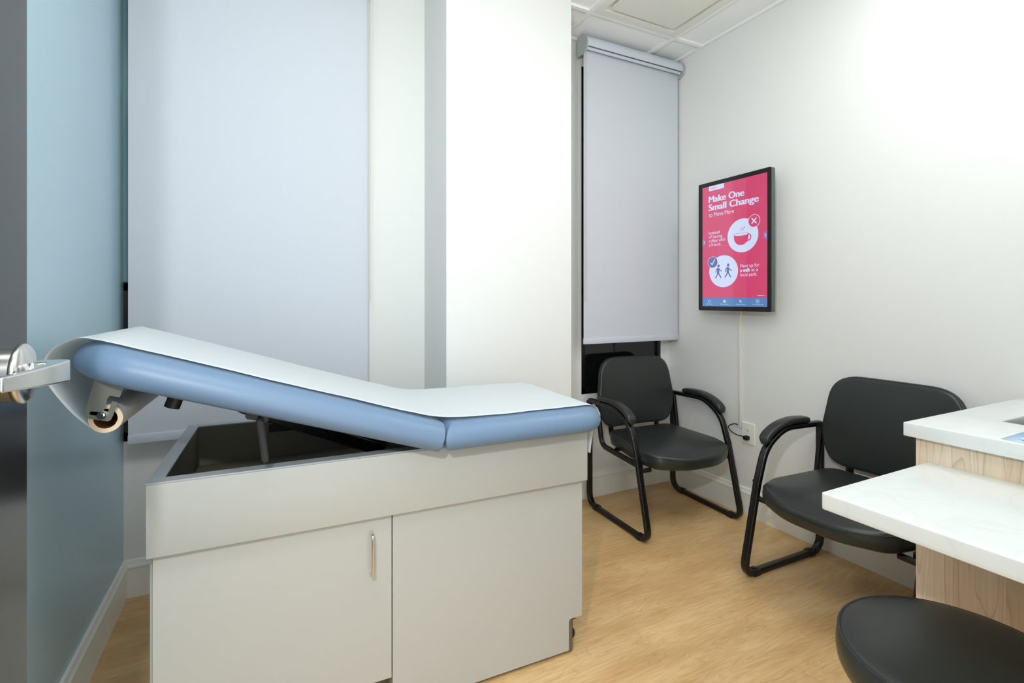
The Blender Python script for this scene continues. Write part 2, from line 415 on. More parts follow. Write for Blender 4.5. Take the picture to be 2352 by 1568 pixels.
# lever: one solid that leaves the spindle, turns and runs back towards the hinges
outer_ = spline([(.0555, .0150, 0), (.0640, .0105, 0), (.0672, .000, 0), (.0668, -.020, 0), (.0630, -.055, 0), (.0550, -.095, 0), (.0440, -.138, 0)], 5)
inner_ = spline([(.0350, -.136, 0), (.0450, -.095, 0), (.0510, -.060, 0), (.0520, -.035, 0), (.0480, -.021, 0), (.0400, -.0150, 0), (.0290, -.0135, 0)], 5)
plan_ = [(p.x, p.y) for p in outer_] + [(p.x, p.y) for p in inner_] + [(.029, .0135), (.042, .0145)]
def lz(y, sgn): k = min(1, max(0, -y / .138)); return Zh + .001 + sgn * (.0152 - .0062 * k) + .002 * k
nv = len(plan_); vs = [(Xd + x, Yh + y, lz(y, -1)) for x, y in plan_] + [(Xd + x, Yh + y, lz(y, 1)) for x, y in plan_]
fs = [tuple(range(nv))[::-1], tuple(range(nv, 2 * nv))] + [(q, (q + 1) % nv, nv + (q + 1) % nv, nv + q) for q in range(nv)]
lvo = MB().add(vs, fs).build('lever', M['satin'], hd, True)
bv = lvo.modifiers.new('soft_edge', 'BEVEL'); bv.width = .0026; bv.segments = 3; bv.limit_method = 'ANGLE'; bv.angle_limit = R(50)
MB().box(-.357, -.33, .02, .058, .2, .3, bevel=.002).build('hinge', M['satin'], door)

# ceiling air diffuser
d = empty('air_diffuser', (1.875, 1.899, H)); tag(d, 'square pale ceiling air diffuser with a floating centre plaque', 'vent')
fm = MB()
o_, i_ = .291, .247
def ringbox(m, a, b, z0, z1):
    m.box(-a, -b, -a, a, z0, z1).box(b, a, -a, a, z0, z1).box(-b, b, -a, -b, z0, z1).box(-b, b, b, a, z0, z1)
ringbox(fm, o_, i_, -.003, .010); fm.build('diffuser_frame', M['diffuser'], d)
pl = MB(); ol = rounded_poly([(-.224, -.224), (.224, -.224), (.224, .224), (-.224, .224)], .03)
pad(ol, -.004, .004, .002, .002).build('plaque', M['diffuser'], d, True)
fm = MB().box(-i_, i_, -i_, i_, .010, .0115); fm.build('throat', M['diffuser'], d)
# ceiling fixtures added out of view for fill light
for x in (1.875, .063):
    t = empty('ceiling_light', (x, .691, H)); tag(t, 'recessed square ceiling light over the ' + ('counter side' if x > 1 else 'door side'), 'ceiling light', 'recessed ceiling lights')
    m = MB(); m.box(-.29, -.275, -.29, .29, -.004, .01).box(.275, .29, -.29, .29, -.004, .01).box(-.275, .275, -.29, -.275, -.004, .01).box(-.275, .275, .275, .29, -.004, .01)
    m.build('frame', M['tee'], t); MB().box(-.275, .275, -.275, .275, .002, .008).build('lens', M['lamp'], t)

# ---------------------------------------------------------------- roller blinds
def bead_chain(name, x, y, zt, zb, gap, parent):
    m = MB(); r = .0021; pts = []
    z = zt
    while z > zb + gap / 2: pts.append((x - gap / 2, z)); pts.append((x + gap / 2, z)); z -= .0062
    for k in range(7): a = math.pi * k / 6; pts.append((x - gap / 2 * math.cos(a), zb + gap / 2 - gap / 2 * math.sin(a)))
    for (px, pz) in pts: m.lathe([(0, -r), (r * .8, -r * .6), (r, 0), (r * .8, r * .6), (0, r)], (px, y, pz), seg=6)
    m.tube([(x - gap / 2, y, zt), (x - gap / 2, y, zb + gap / 2)], .0006, (0, 1, 0), 5); m.tube([(x + gap / 2, y, zt), (x + gap / 2, y, zb + gap / 2)], .0006, (0, 1, 0), 5)
    return m.build(name, M['bead'], parent, True)
def blind(x0, x1, yf, zb, label, chain_x, cx0=None, cx1=None):
    b = empty('roller_blind', ((x0 + x1) / 2, yf, 2.64)); tag(b, label, 'window blind', 'roller blinds on the window wall')
    ox, oy, oz = b.location
    cx0 = x0 if cx0 is None else cx0; cx1 = x1 if cx1 is None else cx1
    def L(m): return m.xf(lambda x, y, z: (x - ox, y - oy, z - oz))
    # fabric with small hem folds
    L(MB().box(x0, x1, yf - .0006, yf + .0006, zb + .03, 2.69)).build('fabric', M['fabric'], b)
    L(MB().box(x0 - .001, x1 + .001, yf - .006, yf + .006, zb, zb + .034, bevel=.002)).build('bottom_bar', M['cassette'], b, True)
    # cassette fascia: quarter-round front
    prof = [(yf + .045, 2.735)] + [(yf + .015 - .065 * math.sin(R(a)), 2.672 + .063 * math.cos(R(a))) for a in range(0, 91, 10)] + [(yf - .048, 2.655), (yf - .044, 2.655), (yf - .046, 2.672)] + \
           [(yf + .012 - .058 * math.sin(R(a)), 2.674 + .055 * math.cos(R(a))) for a in range(90, -1, -10)] + [(yf + .045, 2.729)]
    L(MB().prism(prof, lambda a, c, d_: (d_, a, c), cx0 + .006, cx1 - .006)).build('fascia', M['cassette'], b, True)
    L(MB().cyl((cx0 + .012, yf + .022, 2.688), (cx1 - .012, yf + .022, 2.688), .022, seg=28)).build('roller_tube', M['fabric'], b, True)
    L(MB().cyl((cx0 + .012, yf - .024, 2.652), (cx1 - .012, yf - .024, 2.652), .010, seg=18)).build('guide_bar', M['cassette'], b, True)
    cp = [(yf + .047, 2.738)] + [(yf + .012 - .066 * math.sin(R(a)), 2.672 + .066 * math.cos(R(a))) for a in range(0, 91, 10)] + [(yf - .050, 2.64), (yf - .02, 2.622), (yf + .047, 2.622)]
    for xa, xb in ((cx0 - .002, cx0 + .006), (cx1 - .006, cx1 + .002)):
        L(MB().prism(cp, lambda a, c, d_: (d_, a, c), xa, xb)).build('end_cap', M['cap'], b)
    c = bead_chain('chain', chain_x, yf - .022, 2.64, 1.195, .011, b)
    c.location = (-ox, -oy, -oz)
    return b
blind(-0.467, 0.4505, 2.42, 0.632, 'wide pale grey roller blind lowered behind the examination table', .454)
blind(1.673, 2.408, 2.40, 0.938, 'narrow pale grey roller blind over the window behind the corner chair', 1.673, 1.663, 2.412)

# ---------------------------------------------------------------- examination table (its own frame, turned 1.9 degrees)
TH = R(-1.9); TO = (-0.234, 1.4577)
def tloc(X, Y):
    dx, dy = X - TO[0], Y - TO[1]; c, s = math.cos(TH), math.sin(TH); return dx * c + dy * s, -dx * s + dy * c
tb = empty('examination_table', (TO[0], TO[1], 0), TH); tag(tb, 'grey laminate examination table with raised blue padded backrest', 'examination table')
L_, D_ = 1.216, .56
# carcass: sides, back, bottom (caster notches), partition
cb = MB()
cb.box(-.009, .010, .020, D_, .11, .585).box(L_ - .019, L_, .020, D_, .117, .585).box(.010, L_ - .019, D_ - .016, D_, .11, .585)
cb.box(.010, L_ - .019, .020, D_ - .016, .11, .126).box(.010, L_ - .019, .020, D_ - .016, .567, .585).box(.564, .580, .020, D_ - .016, .126, .567)
cb.box(.573, .591, .02, D_, .012, .11)
cb.build('cabinet_body', M['lam'], tb)
# doors
dr = MB().box(.0, .5695, 0, .018, .11, .582, bevel=.001).build('cabinet_door', M['lam'], tb)
hx, hz0, hz1 = .512, .424, .543
MB().tube(fillet([(hx, .001, hz1), (hx, -.030, hz1 - .003), (hx, -.030, hz0 + .003), (hx, .001, hz0)], .012, 6), .0042, (1, 0, 0), 12).build('door_pull', M['chrome'], dr, True)
poly = [(.5725, .012), (1.164, .012)] + [(1.164, .108)] + [(1.164 + .009 * (1 - math.cos(R(a))), .108 + .009 * math.sin(R(a))) for a in (30, 60, 90)] + [(L_, .117), (L_, .582), (.5725, .582)]
MB().prism(poly, lambda a, c, d_: (a, d_, c), 0, .018).build('front_panel', M['lam'], tb)
# dark toe kick, foot end strip, casters
MB().box(.02, .5725, .07, .085, .012, .11).build('toe_kick', M['pan'], tb)
MB().box(1.164, 1.180, .001, .016, .006, .112, bevel=.003).build('caster_guard', M['pan'], tb)
for (cx, cy) in ((1.194, .060), (1.194, .48), (.05, .12), (.05, .48)):
    c = MB().box(cx - .022, cx + .022, cy - .022, cy + .022, .085, .117).box(cx - .015, cx + .015, cy - .012, cy + .012, .05, .09)
    c.lathe([(0, -.012), (.022, -.012), (.026, -.008), (.026, .008), (.022, .012), (0, .012)], (cx, cy, .026), (0, 1, 0), 24)
    c.build('caster', M['blackplastic'], tb, True)
# upper box: apron panels, rim, storage pan, deck
ap = MB()
ap.box(-.010, 1.226, -.020, -.002, .585, .759, bevel=.0025).box(-.010, .008, -.002, .571, .585, .759).box(1.208, 1.226, -.002, .571, .585, .759).box(-.010, 1.226, .571, .586, .585, .759)
ap.build('apron', M['lam'], tb, True)
rm = MB()
rm.box(-.011, 1.227, -.018, .020, .759, .7635, bevel=.0008).box(-.011, 1.227, .556, .588, .759, .7635, bevel=.0008).box(-.011, .022, .020, .556, .759, .7635).box(.665, 1.227, .020, .556, .759, .7635)
rm.build('rim', M['rim'], tb)
pn = MB()
pn.box(.008, .020, -.002, .571, .60, .759).box(.020, .66, .554, .571, .60, .759).box(.020, .66, -.002, .014, .60, .759).box(.66, .672, -.002, .571, .60, .759).box(.020, .66, .014, .554, .60, .63)
pn.build('storage_pan', M['pan'], tb)
MB().box(.0200, .024, .20, .218, .672, .70).build('catch', M['blackplastic'], tb)
MB().lathe([(0, 0), (.0065, 0), (.0065, .003), (.003, .006), (0, .006)], (.020, .10, .715), (1, 0, 0), 14).build('screw', M['chrome'], tb, True)
MB().box(.24, .655, .538, .554, .722, .748).build('track', M['blackmetal'], tb)

# cushions
ZB = .7645
def rrect(x0, x1, y0, y1, rad, seg=8, sub=12):
    """closed rounded rectangle with a fixed number of points; rad = radii at (x0,y0),(x1,y0),(x1,y1),(x0,y1)"""
    cs = [(x0, y0, 1, 1, 180), (x1, y0, -1, 1, 270), (x1, y1, -1, -1, 0), (x0, y1, 1, -1, 90)]; pts = []
    arcs = []
    for (cx, cy, sx_, sy_, a0), r in zip(cs, rad):
        arcs.append([(cx + sx_ * r + r * math.cos(R(a0 + 90 * k / seg)), cy + sy_ * r + r * math.sin(R(a0 + 90 * k / seg))) for k in range(seg + 1)])
    for i in range(4):
        pts += arcs[i]; a = arcs[i][-1]; b = arcs[(i + 1) % 4][0]
        pts += [(a[0] + (b[0] - a[0]) * k / sub, a[1] + (b[1] - a[1]) * k / sub) for k in range(1, sub)]
    return pts
def cushion(x0, x1, y0, y1, rad, z0, T_, rb, rt, flat_end, dome=.004):
    """upholstered slab; the edge at the fold (x0 side if flat_end<0, x1 if >0) is pulled in less than the others"""
    m = MB(); N = 9; prof = []
    for k in range(N + 1): a = math.pi / 2 * k / N; prof.append((rb * (1 - math.sin(a)), z0 + rb * (1 - math.cos(a))))
    for k in range(1, N + 1): a = math.pi / 2 * k / N; prof.append((rt * (1 - math.cos(a)), z0 + T_ - rt + rt * math.sin(a)))
    for k in range(1, 9): t = k / 9; prof.append((rt + (min(x1 - x0, y1 - y0) / 2 - rt) * t * .96, z0 + T_ + dome * (1 - (1 - t) ** 2.2)))
    rr = []
    for ins, z in prof:
        e = min(ins, rt) * (.8 if flat_end < 0 and x0 > .5 else .14) + max(0, ins - rt)
        e = min(e, (x1 - x0) / 2 * .95)
        a0, a1 = (e, ins) if flat_end < 0 else (ins, e)
        a0 = min(a0, (x1 - x0) * .47); a1 = min(a1, (x1 - x0) * .47)
        rr.append([(p[0], p[1], z) for p in rrect(x0 + a0, x1 - a1, y0 + ins, y1 - ins, [max(r - ins * .6, .003) for r in rad])])
    return m.rings(rr)
sc_ = cushion(.702, 1.264, -.100, .505, [.004, .085, .13, .004], ZB, .078, .032, .046, -1)
sc_.build('seat_cushion', M['vinylblue'], tb, True)
SL = R(18); HX, HZ = .692, .763
def slope(a, y, nrm): return (HX - a * math.cos(SL) + nrm * math.sin(SL), y, HZ + a * math.sin(SL) + nrm * math.cos(SL))
bc = cushion(.006, .900, -.100, .505, [.004, .135, .135, .004], 0, .080, .032, .048, -1).xf(slope)
bc.build('backrest_cushion', M['vinylblue'], tb, True)
MB().box(.05, .80, -.03, .44, -.006, .001).xf(slope).build('backrest_board', M['blackplastic'], tb)
# hinge flap of vinyl at the fold
# underside hardware: bumper, lever, strut, hanging bracket
def tl(X, Y, Z): a, b = tloc(X, Y); return (a, b, Z)
MB().cyl(tl(-.186, 1.50, .972), tl(-.201, 1.50, .929), .0175, seg=24).build('bumper', M['blackplastic'], tb, True)
lb = MB().xf(lambda *v: v)
p0 = tl(-.036, 1.425, 0); p1 = tl(.018, 1.425, 0)
lvb = MB().prism([(-.034, .935), (-.037, .905), (-.033, .8985), (.010, .885), (.016, .890), (.018, .915)], lambda a, c, d_: tl(a, d_, c), 1.42, 1.445)
lvb.build('lever_bracket', M['blackplastic'], tb)
gp = MB().tube([tl(*p) for p in [(-.005, 1.425, .905), (-.004, 1.42, .894)]], .005, (0, 1, 0), 10)
gp.build('lever_arm', M['blackmetal'], tb, True)
c0 = Vector(tl(-.004, 1.42, .900)); c1 = Vector(tl(.0095, 1.40, .789)); ax = (c1 - c0)
MB().lathe([(0, 0), (.0055, .001), (.0085, .006), (.0095, .014), (.0090, ax.length - .012), (.0080, ax.length - .004), (.005, ax.length), (0, ax.length)], c0, ax, 20).build('release_lever', M['foam'], tb, True)
stp = [tl(-.08, 1.85, .925), tl(-.055, 1.85, .85), tl(.10, 1.85, .779), tl(.40, 1.85, .645)]
MB().sweep(fillet(stp, .02), rrsec(.03, .040, .003), (0, 1, 0)).build('support_strut', M['blackmetal'], tb)
# paper hanging bracket, front and rear
bk = [(-.327, 1.045), (-.3498, .9493), (-.3499, .9434), (-.3475, .938), (-.3421, .9347), (-.3092, .9252), (-.3045, .928), (-.3004, .9372), (-.2912, .9665), (-.3012, .9704),
      (-.3095, .948), (-.3179, .951), (-.3092, .9781), (-.3044, .9827), (-.2876, .9772), (-.273, 1.03)]
bk = [(-.327, 1.045), (-.3498, .9493), (-.3496, .9425), (-.3421, .9347), (-.3092, .9252), (-.3040, .9275), (-.2998, .9372), (-.2912, .9665), (-.3012, .9704),
      (-.3085, .9465), (-.3165, .9497), (-.3092, .9781), (-.3044, .9827), (-.2876, .9772), (-.270, 1.03)]
slot_ = [(-.3370 + .0042 * math.cos(R(q)), .9466 + .0042 * math.sin(R(q))) for q in range(90, 271, 20)] + [(-.3255, .9395), (-.3245, .9475)]
k0 = 1
bk2 = bk[:3] + [slot_[6]] + slot_[7:] + slot_[:7] + bk[2:]
for Yb in (1.41, 1.935):
    MB().prism(bk2, lambda a, c, d_: tl(a, d_, c), Yb, Yb + .0022).build('paper_bracket', M['zinc'], tb)
MB().cyl(tl(-.3187, 1.400, .9411), tl(-.3187, 1.945, .9411), .0035, seg=16).build('paper_spindle', M['zinc'], tb, True)
nt_ = MB().cyl(tl(-.3187, 1.401, .9411), tl(-.3187, 1.4105, .9411), .0085, seg=24).cyl(tl(-.3187, 1.3955, .9411), tl(-.3187, 1.402, .9411), .0058, seg=6)
nt_.build('spindle_nut', M['chrome'], tb)

# ---------------------------------------------------------------- examination paper (roll hung under the head end, sheet over the cushions)
pp = empty('examination_paper', (TO[0], TO[1], 0), TH); tag(pp, 'roll of white examination paper drawn over the blue cushions', 'paper')
rc = tl(-.3165, 1.43, .9285); rx, rz = rc[0], rc[2]; ry0, ry1 = rc[1] - .003, rc[1] + .485
rl = MB(); RO, RI = .0320, .0222
prof_r = [(RI, 0), (RO, 0)]
sg = 48
def circ(r, y, k): return (rx + r * math.cos(2 * math.pi * k / sg), y, rz + r * math.sin(2 * math.pi * k / sg))
m = MB(); m.rings([[circ(RO, ry0, k) for k in range(sg)], [circ(RO, ry1, k) for k in range(sg)]], False, False)
m.build('roll', M['paper'], pp, True)
m = MB()
for yy in (ry0, ry1): MB().rings([[circ(RI, yy, k) for k in range(sg)], [circ(RO, yy, k) for k in range(sg)]], False, False).build('roll_end', M['rollend'], pp)
m = MB(); m.rings([[circ(RI, ry0, k) for k in range(sg)], [circ(RI, ry1, k) for k in range(sg)]], False, False)
m.build('core', M['core'], pp, True)
# sheet: profile in (x, z) from the foot end to the roll, sitting on the crown of the cushions
W_T = .0792 + .004
def back_pt(a, n=.0865): x, _, z = slope(a, 0, n); return (x, z)
ztop = ZB + .0835
prof = [(1.243, .668), (1.244, .70), (1.246, .745), (1.250, .772), (1.266, .786), (1.2705, .804), (1.262, .824), (1.245, .838), (1.215, ztop - .001), (1.14, ztop + .001), (1.0, ztop + .001), (.92, ztop + .0005), (.85, ztop + .001), (.78, ztop + .003), (.725, ztop + .007), (.675, ztop + .016), (.62, ztop + .032)]
prof += [back_pt(a, .0865 + e) for a, e in ((.14, .001), (.20, .0005), (.3, 0), (.42, 0), (.54, 0), (.66, 0), (.76, .0), (.82, .0))]
hd_ = [(-.356, 1.114), (-.386, 1.106), (-.411, 1.090), (-.4265, 1.062), (-.424, 1.030), (-.410, 1.000), (-.374, .945), (-.3435, .9105)]
prof += [(tloc(x, 1.45)[0], z) for x, z in hd_]
sp = spline([(x, 0, z) for x, z in prof], 6)
acc = [0]
for i in range(1, len(sp)): acc.append(acc[-1] + (sp[i] - sp[i - 1]).length)
tot = acc[-1]
NY = 26; vs = []; fs = []
def edge_drop(y, y0c, y1c, Rr):
    dd = min(y - y0c, y1c - y)
    return 0 if dd >= Rr else Rr - math.sqrt(max(0, Rr * Rr - (Rr - max(dd, 0)) ** 2))
for i, p in enumerate(sp):
    t = acc[i] / tot
    ya = -.052 + (ry0 - (-.052)) * min(1, max(0, (t - .12) / .75)) + .0018 * math.sin(t * 37) + .0012 * math.sin(t * 83 + 1)
    if t < .16: ya += .040 * (1 - t / .16) ** 1.0
    yb = .478 - .0 * t + .001 * math.sin(t * 60)
    if t < .2: yb -= .10 * (1 - t / .2) ** 1.4
    if i < 40 and p.z < ztop - .03: ya += .0
    on = min(1, max(0, (p.x + .172) / .075)) ** .7 if t < .85 else 0
    if p.z < ZB + .05: on = 0
    for k in range(NY + 1):
        y = ya + (yb - ya) * k / NY
        xe = -.166; rcn = .15; dx_ = p.x - xe
        cut = rcn - math.sqrt(max(0, rcn * rcn - (rcn - max(dx_, 0)) ** 2)) if dx_ < rcn else 0
        dxf = 1.264 - p.x; rcf = .08
        if dxf < rcf: cut = rcf - math.sqrt(max(0, rcf * rcf - (rcf - max(dxf, 0)) ** 2))
        dz = -min(.036, edge_drop(y, -.103 + cut * (.95 if p.x < .5 else .6), .512 - cut * .1, .052)) * on
        dx = 0
        if p.z < ztop - .005 and i < 45:   # foot end hangs, rounded corners pull the sheet in
            dx = -.0
        zz = p.z + dz + .0007 * math.sin(y * 40 + t * 30) * (1 if .3 < t < .6 else .4)
        if i == 0: zz += .022 * math.sin(y * 25) + .02 * (1 if k % 3 == 0 else 0)
        vs.append((p.x + dx, y, zz))
for i in range(len(sp) - 1):
    for k in range(NY): a = i * (NY + 1) + k; fs.append((a, a + 1, a + NY + 2, a + NY + 1))
m = MB().add(vs, fs); sh_ = m.build('sheet', M['paper'], pp, True)
so = sh_.modifiers.new('thickness', 'SOLIDIFY'); so.thickness = .0004

# ---------------------------------------------------------------- arm chairs
def make_chair():
    c = empty('arm_chair', (0, 0, 0))
    sec = rrsec(.034, .024, .0085, 3)
    prof = [(-.03, .598), (.06, .620), (.262, .616)]
    # closed loop of tube: arm, rear post, runner, front leg
    loop = [(.262, .610), (.262, .0125), (-.266, .0125), (-.175, .400), (-.125, .545), (-.005, .618), (.255, .612)]
    side = fillet([(0, y, z) for y, z in loop], [.07, .055, .35, .16, .2], 8)
    for s in (-1, 1):
        fr = MB().sweep([(s * .312, p.y, p.z) for p in side], sec, (1, 0, 0))
        f = fr.build('side_frame', M['blackmetal'], c, True)
        for (ya, yb) in ((.165, .205), (-.215, -.175)):
            MB().box(s * .312 - .0190, s * .312 + .0190, ya, yb, .0, .0265, bevel=.004).box(s * .312 - .006, s * .312 + .006, ya + .012, yb - .012, .026, .030, bevel=.001).build('floor_glide', M['blackplastic'], f, True)
        # padded arm rest
        ap_ = spline([(0, -.138, .560), (0, -.112, .600), (0, -.045, .632), (0, .04, .646), (0, .12, .644), (0, .175, .637)], 5)
        rr = []; n_ = len(ap_)
        for i, p in enumerate(ap_):
            t = i / (n_ - 1); a = ap_[max(i - 1, 0)]; b = ap_[min(i + 1, n_ - 1)]; tt = (b - a).normalized(); nn = Vector((0, -tt.z, tt.y))
            e = min(1, math.sin(math.pi * min(max(t, .0), 1)) * 3.2) ** .5 if 0 < t < 1 else .25
            wv = .052 * max(.35, e) + .0; hv = .029 * max(.4, e)
            rr.append([(s * .312 + l, p.y + nn.y * q, p.z + nn.z * q) for l, q in rrsec(wv, hv, hv * .45, 4)])
        MB().rings(rr).build('arm_pad', M['vinylblack'], c, True)
        # seat rail that turns up into the back post
        rl_ = fillet([(s * .280, -.165, .345), (s * .280, .185, .366), (s * .282, .222, .60)], [.06], 8)
        MB().sweep(rl_, rrsec(.02, .028, .006), (1, 0, 0)).build('seat_rail', M['blackmetal'], c, True)
        MB().cyl((s * .300, -.180, .332), (s * .235, -.180, .332), .0115, seg=18).build('spacer', M['blackplastic'], c, True)
        MB().lathe([(0, 0), (.007, 0), (.006, .004), (0, .005)], (s * .3285, -.175, .40), (s, 0, 0), 14).build('bolt', M['blackmetal'], c, True)
        bp = fillet([(s * .17, .10, .368), (s * .17, .245, .385), (s * .17, .268, .60)], [.05], 8)
        MB().sweep(bp, rrsec(.032, .010, .003), (1, 0, 0)).build('back_bracket', M['blackmetal'], c, True)
    MB().box(-.262, .262, .06, .085, .362, .376).build('cross_bar', M['blackmetal'], c)
    MB().box(-.262, .262, -.13, -.105, .352, .368).build('cross_bar', M['blackmetal'], c)
    # seat
    pts = [(-.225, .205), (.225, .205), (.274, -.13), (.246, -.240), (.10, -.312), (-.10, -.312), (-.246, -.240), (-.274, -.13)]
    ol = rounded_poly(pts, [.07, .07, .12, .10, .25, .25, .10, .12], 8)
    def dish(x, y, z): return (x, y, z - .030 * max(0, (z - .40) / .06) * 0 + (.012 * (y + .05) / .25) - (.014 * max(0, (-y - .2) / .1) ** 2 if z > .40 else 0))
    st = pad(ol, .354, .430, .016, .014, dome=.018, bow=.004).xf(dish); s_ = st.build('seat', M['vinylblack'], c, True)
    pip = [(p.x, p.y, .4185) for p in inset2(ol, .0005)]
    MB().tube([dish(*p) for p in pip], .0024, (0, 0, 1), 8, closed=True).build('piping', M['vinylblack'], s_, True)
    # backrest: built flat (x, height, thickness) then curved and leaned
    pts_ = [(-.232, .015), (.232, .015), (.262, .12), (.222, .40), (-.222, .40), (-.262, .12)]
    ol = rounded_poly([(-.228, 0), (.228, 0), (.280, .13), (.240, .420), (-.240, .420), (-.280, .13)], [.09, .09, .2, .125, .125, .2], 8)
    def lean(x, h, t):
        y = .258 + h * .095 - t - .022 * (x / .26) ** 2
        return (x, y, .453 + h * .950)
    bkm = pad(ol, 0, .040, .012, .014, dome=.012, bow=.003).xf(lean); b_ = bkm.build('backrest', M['vinylblack'], c, True)
    pip = [(p.x, p.y, .030) for p in inset2(ol, .0002)]
    MB().tube([lean(*p) for p in pip], .0022, (0, 1, 0), 8, closed=True).build('piping', M['vinylblack'], b_, True)
    return c
def copy_tree(o, parent=None):
    c = o.copy(); COL.objects.link(c); c.parent = parent
    for ch in list(o.children): copy_tree(ch, c)
    return c
ch1 = make_chair(); ch1.location = (2.012, 2.120, 0); ch1.rotation_euler = (0, 0, R(-2.5))
tag(ch1, 'black vinyl arm chair in the corner under the narrow window', 'chair', 'black sled base arm chairs')
ch2 = copy_tree(ch1); ch2.location = (2.112, 1.152, 0); ch2.rotation_euler = (0, 0, R(-90.7))
tag(ch2, 'black vinyl arm chair against the right wall, partly behind the white desk', 'chair', 'black sled base arm chairs')

# ---------------------------------------------------------------- wall television
tv = empty('television', (2.30, 1.8915, 1.503)); tag(tv, 'upright black framed wall screen with a pink health message', 'television')
# local: x towards the room is negative; a = 2.0971 - Y is across the picture, z up
tvo = Vector(tv.location)
def T(a, z, d=0): return (2.30 + d - tvo.x, 2.0971 - a - tvo.y, z - tvo.z)
ol = rounded_poly([(-.030, 1.1355), (.4375, 1.1355), (.4375, 1.871), (-.030, 1.871)], .008, 5)
MB().prism([(p.x, p.y) for p in ol], lambda a, z, d_: T(a, z, d_), .004, .030).build('housing', M['tvside'], tv)
MB().prism([(p.x, p.y) for p in ol], lambda a, z, d_: T(a, z, d_), 0, .004).build('bezel', M['tvframe'], tv)
MB().box(.030, .1195, -.14, .02, -.15, .15).build('wall_mount', M['blackplastic'], tv)
def emat(name, rgb, s=1.0):
    m_ = mat(name, (8, 8, 8), 0.04, emit=rgb, estr=s, spec=0.5); m_.node_tree.nodes['Principled BSDF'].inputs['IOR'].default_value = 2.4; return m_
E_PINK = emat('screen_pink', (196, 34, 96)); E_WHITE = emat('screen_white', (196, 208, 236)); E_BLUE = emat('screen_blue', (62, 116, 176)); E_NAVY = emat('screen_navy', (74, 84, 148)); E_PURP = emat('screen_violet', (140, 100, 165)); E_GREY = emat('screen_grey', (170, 176, 205))
scr = MB().prism([(0, 1.160), (.416, 1.160), (.416, 1.847), (0, 1.847)], lambda a, z, d_: T(a, z, d_), -.0006, .001).build('screen', E_PINK, tv)
LAY = [-.0006]
def flat(polys, name, m, parent, lift):
    mb = MB()
    for q, pl_ in enumerate(polys): mb.prism(pl_, lambda a, z, d_: T(a, z, d_), -.0006 - lift - .000008 * q, -.0006 - lift + .0002)
    return mb.build(name, m, parent)
def disc(a, z, ra, rz_=None, n=40): rz_ = rz_ or ra; return [(a + ra * math.cos(2 * math.pi * k / n), z + rz_ * math.sin(2 * math.pi * k / n)) for k in range(n)]
def stroke(pts, wd):
    """thick polyline as overlapping quads and discs"""
    out = []
    for (a, b) in zip(pts[:-1], pts[1:]):
        dx, dz = b[0] - a[0], b[1] - a[1]; l = math.hypot(dx, dz) or 1; nx, nz = -dz / l * wd / 2, dx / l * wd / 2
        out.append([(a[0] + nx, a[1] + nz), (a[0] - nx, a[1] - nz), (b[0] - nx, b[1] - nz), (b[0] + nx, b[1] + nz)])
    for p in pts: out.append(disc(p[0], p[1], wd / 2, n=10))
    return out
def text_polys(s, a0, a1, zbase, hcap, bold=0.0):
    """returns (verts, faces) of a line of text fitted to width a0..a1 with cap height hcap"""
    cu = bpy.data.curves.new('t', 'FONT'); cu.body = s; cu.size = 1; cu.offset = bold; cu.resolution_u = 3
    ob = bpy.data.objects.new('t', cu); COL.objects.link(ob); bpy.context.view_layer.update()
    me = bpy.data.meshes.new_from_object(ob.evaluated_get(bpy.context.evaluated_depsgraph_get()))
    xs = [v.co.x for v in me.vertices]; x0, x1 = min(xs), max(xs); k = (a1 - a0) / (x1 - x0); kz = hcap / .69
    vs = [((v.co.x - x0) * k + a0, v.co.y * kz + zbase) for v in me.vertices]; fs = [tuple(p.vertices) for p in me.polygons]
    bpy.data.objects.remove(ob); bpy.data.curves.remove(cu); bpy.data.meshes.remove(me)
    return vs, fs
def text(lines, name, m, lift=.0006, parent=None):
    mb = MB()
    for ln in lines:
        bo = ln[5] if len(ln) > 5 else 0
        for q, sh in enumerate((0,) if not bo else (-bo, -bo / 2, 0, bo / 2, bo)):
            vs, fs = text_polys(*ln[:5]); mb.add([T(a + sh * ln[4] * 2.2, z, -.0006 - lift - .00002 * q) for a, z in vs], fs)
    me = bpy.data.meshes.new(name); me.from_pydata(mb.v, [], mb.f); me.update()
    return link(name, me, m, parent or scr)
A = lambda Y: 2.0971 - Y
text([('Make One', A(2.0500), A(1.8168), 1.7530, .0365, .030), ('Small Change', A(2.0510), A(1.7304), 1.7065, .0365, .030)], 'headline', E_WHITE)
text([('to Move More', A(2.0507), A(1.8789), 1.6705, .0235)], 'headline', E_WHITE)
text([('Instead', A(2.0507), A(1.9745), 1.5705, .0185), ('of having', A(2.0507), A(1.9579), 1.5475, .0185), ('coffee with', A(2.0507), A(1.9378), 1.5250, .0185), ('a friend...', A(2.0507), A(1.9560), 1.5020, .0185)], 'caption', E_WHITE)
text([('Meet up for', A(1.8402), A(1.7252), 1.3700, .0185), ('local park.', A(1.8402), A(1.7382), 1.3230, .0185), ('at a', A(1.7720), A(1.7335), 1.3465, .0185), ('a walk', A(1.8402), A(1.7800), 1.3465, .0185, .028)], 'caption', E_WHITE)
flat([[(A(2.0507), 1.8195), (A(1.9467), 1.8195), (A(1.9467), 1.847), (A(2.0507), 1.847)]], 'logo_tab', E_WHITE, scr, .0003)
text([('Patient', A(2.0340), A(1.9960), 1.8290, .0085, .02)], 'logo', E_PINK, .0006); text([('Point', A(1.9950), A(1.9660), 1.8290, .0085)], 'logo', E_GREY, .0006)
text([('Patient', A(1.7349), A(1.7120), 1.2165, .0060, .03), ('Point', A(1.7110), A(1.6922), 1.2165, .0060)], 'logo', E_WHITE)
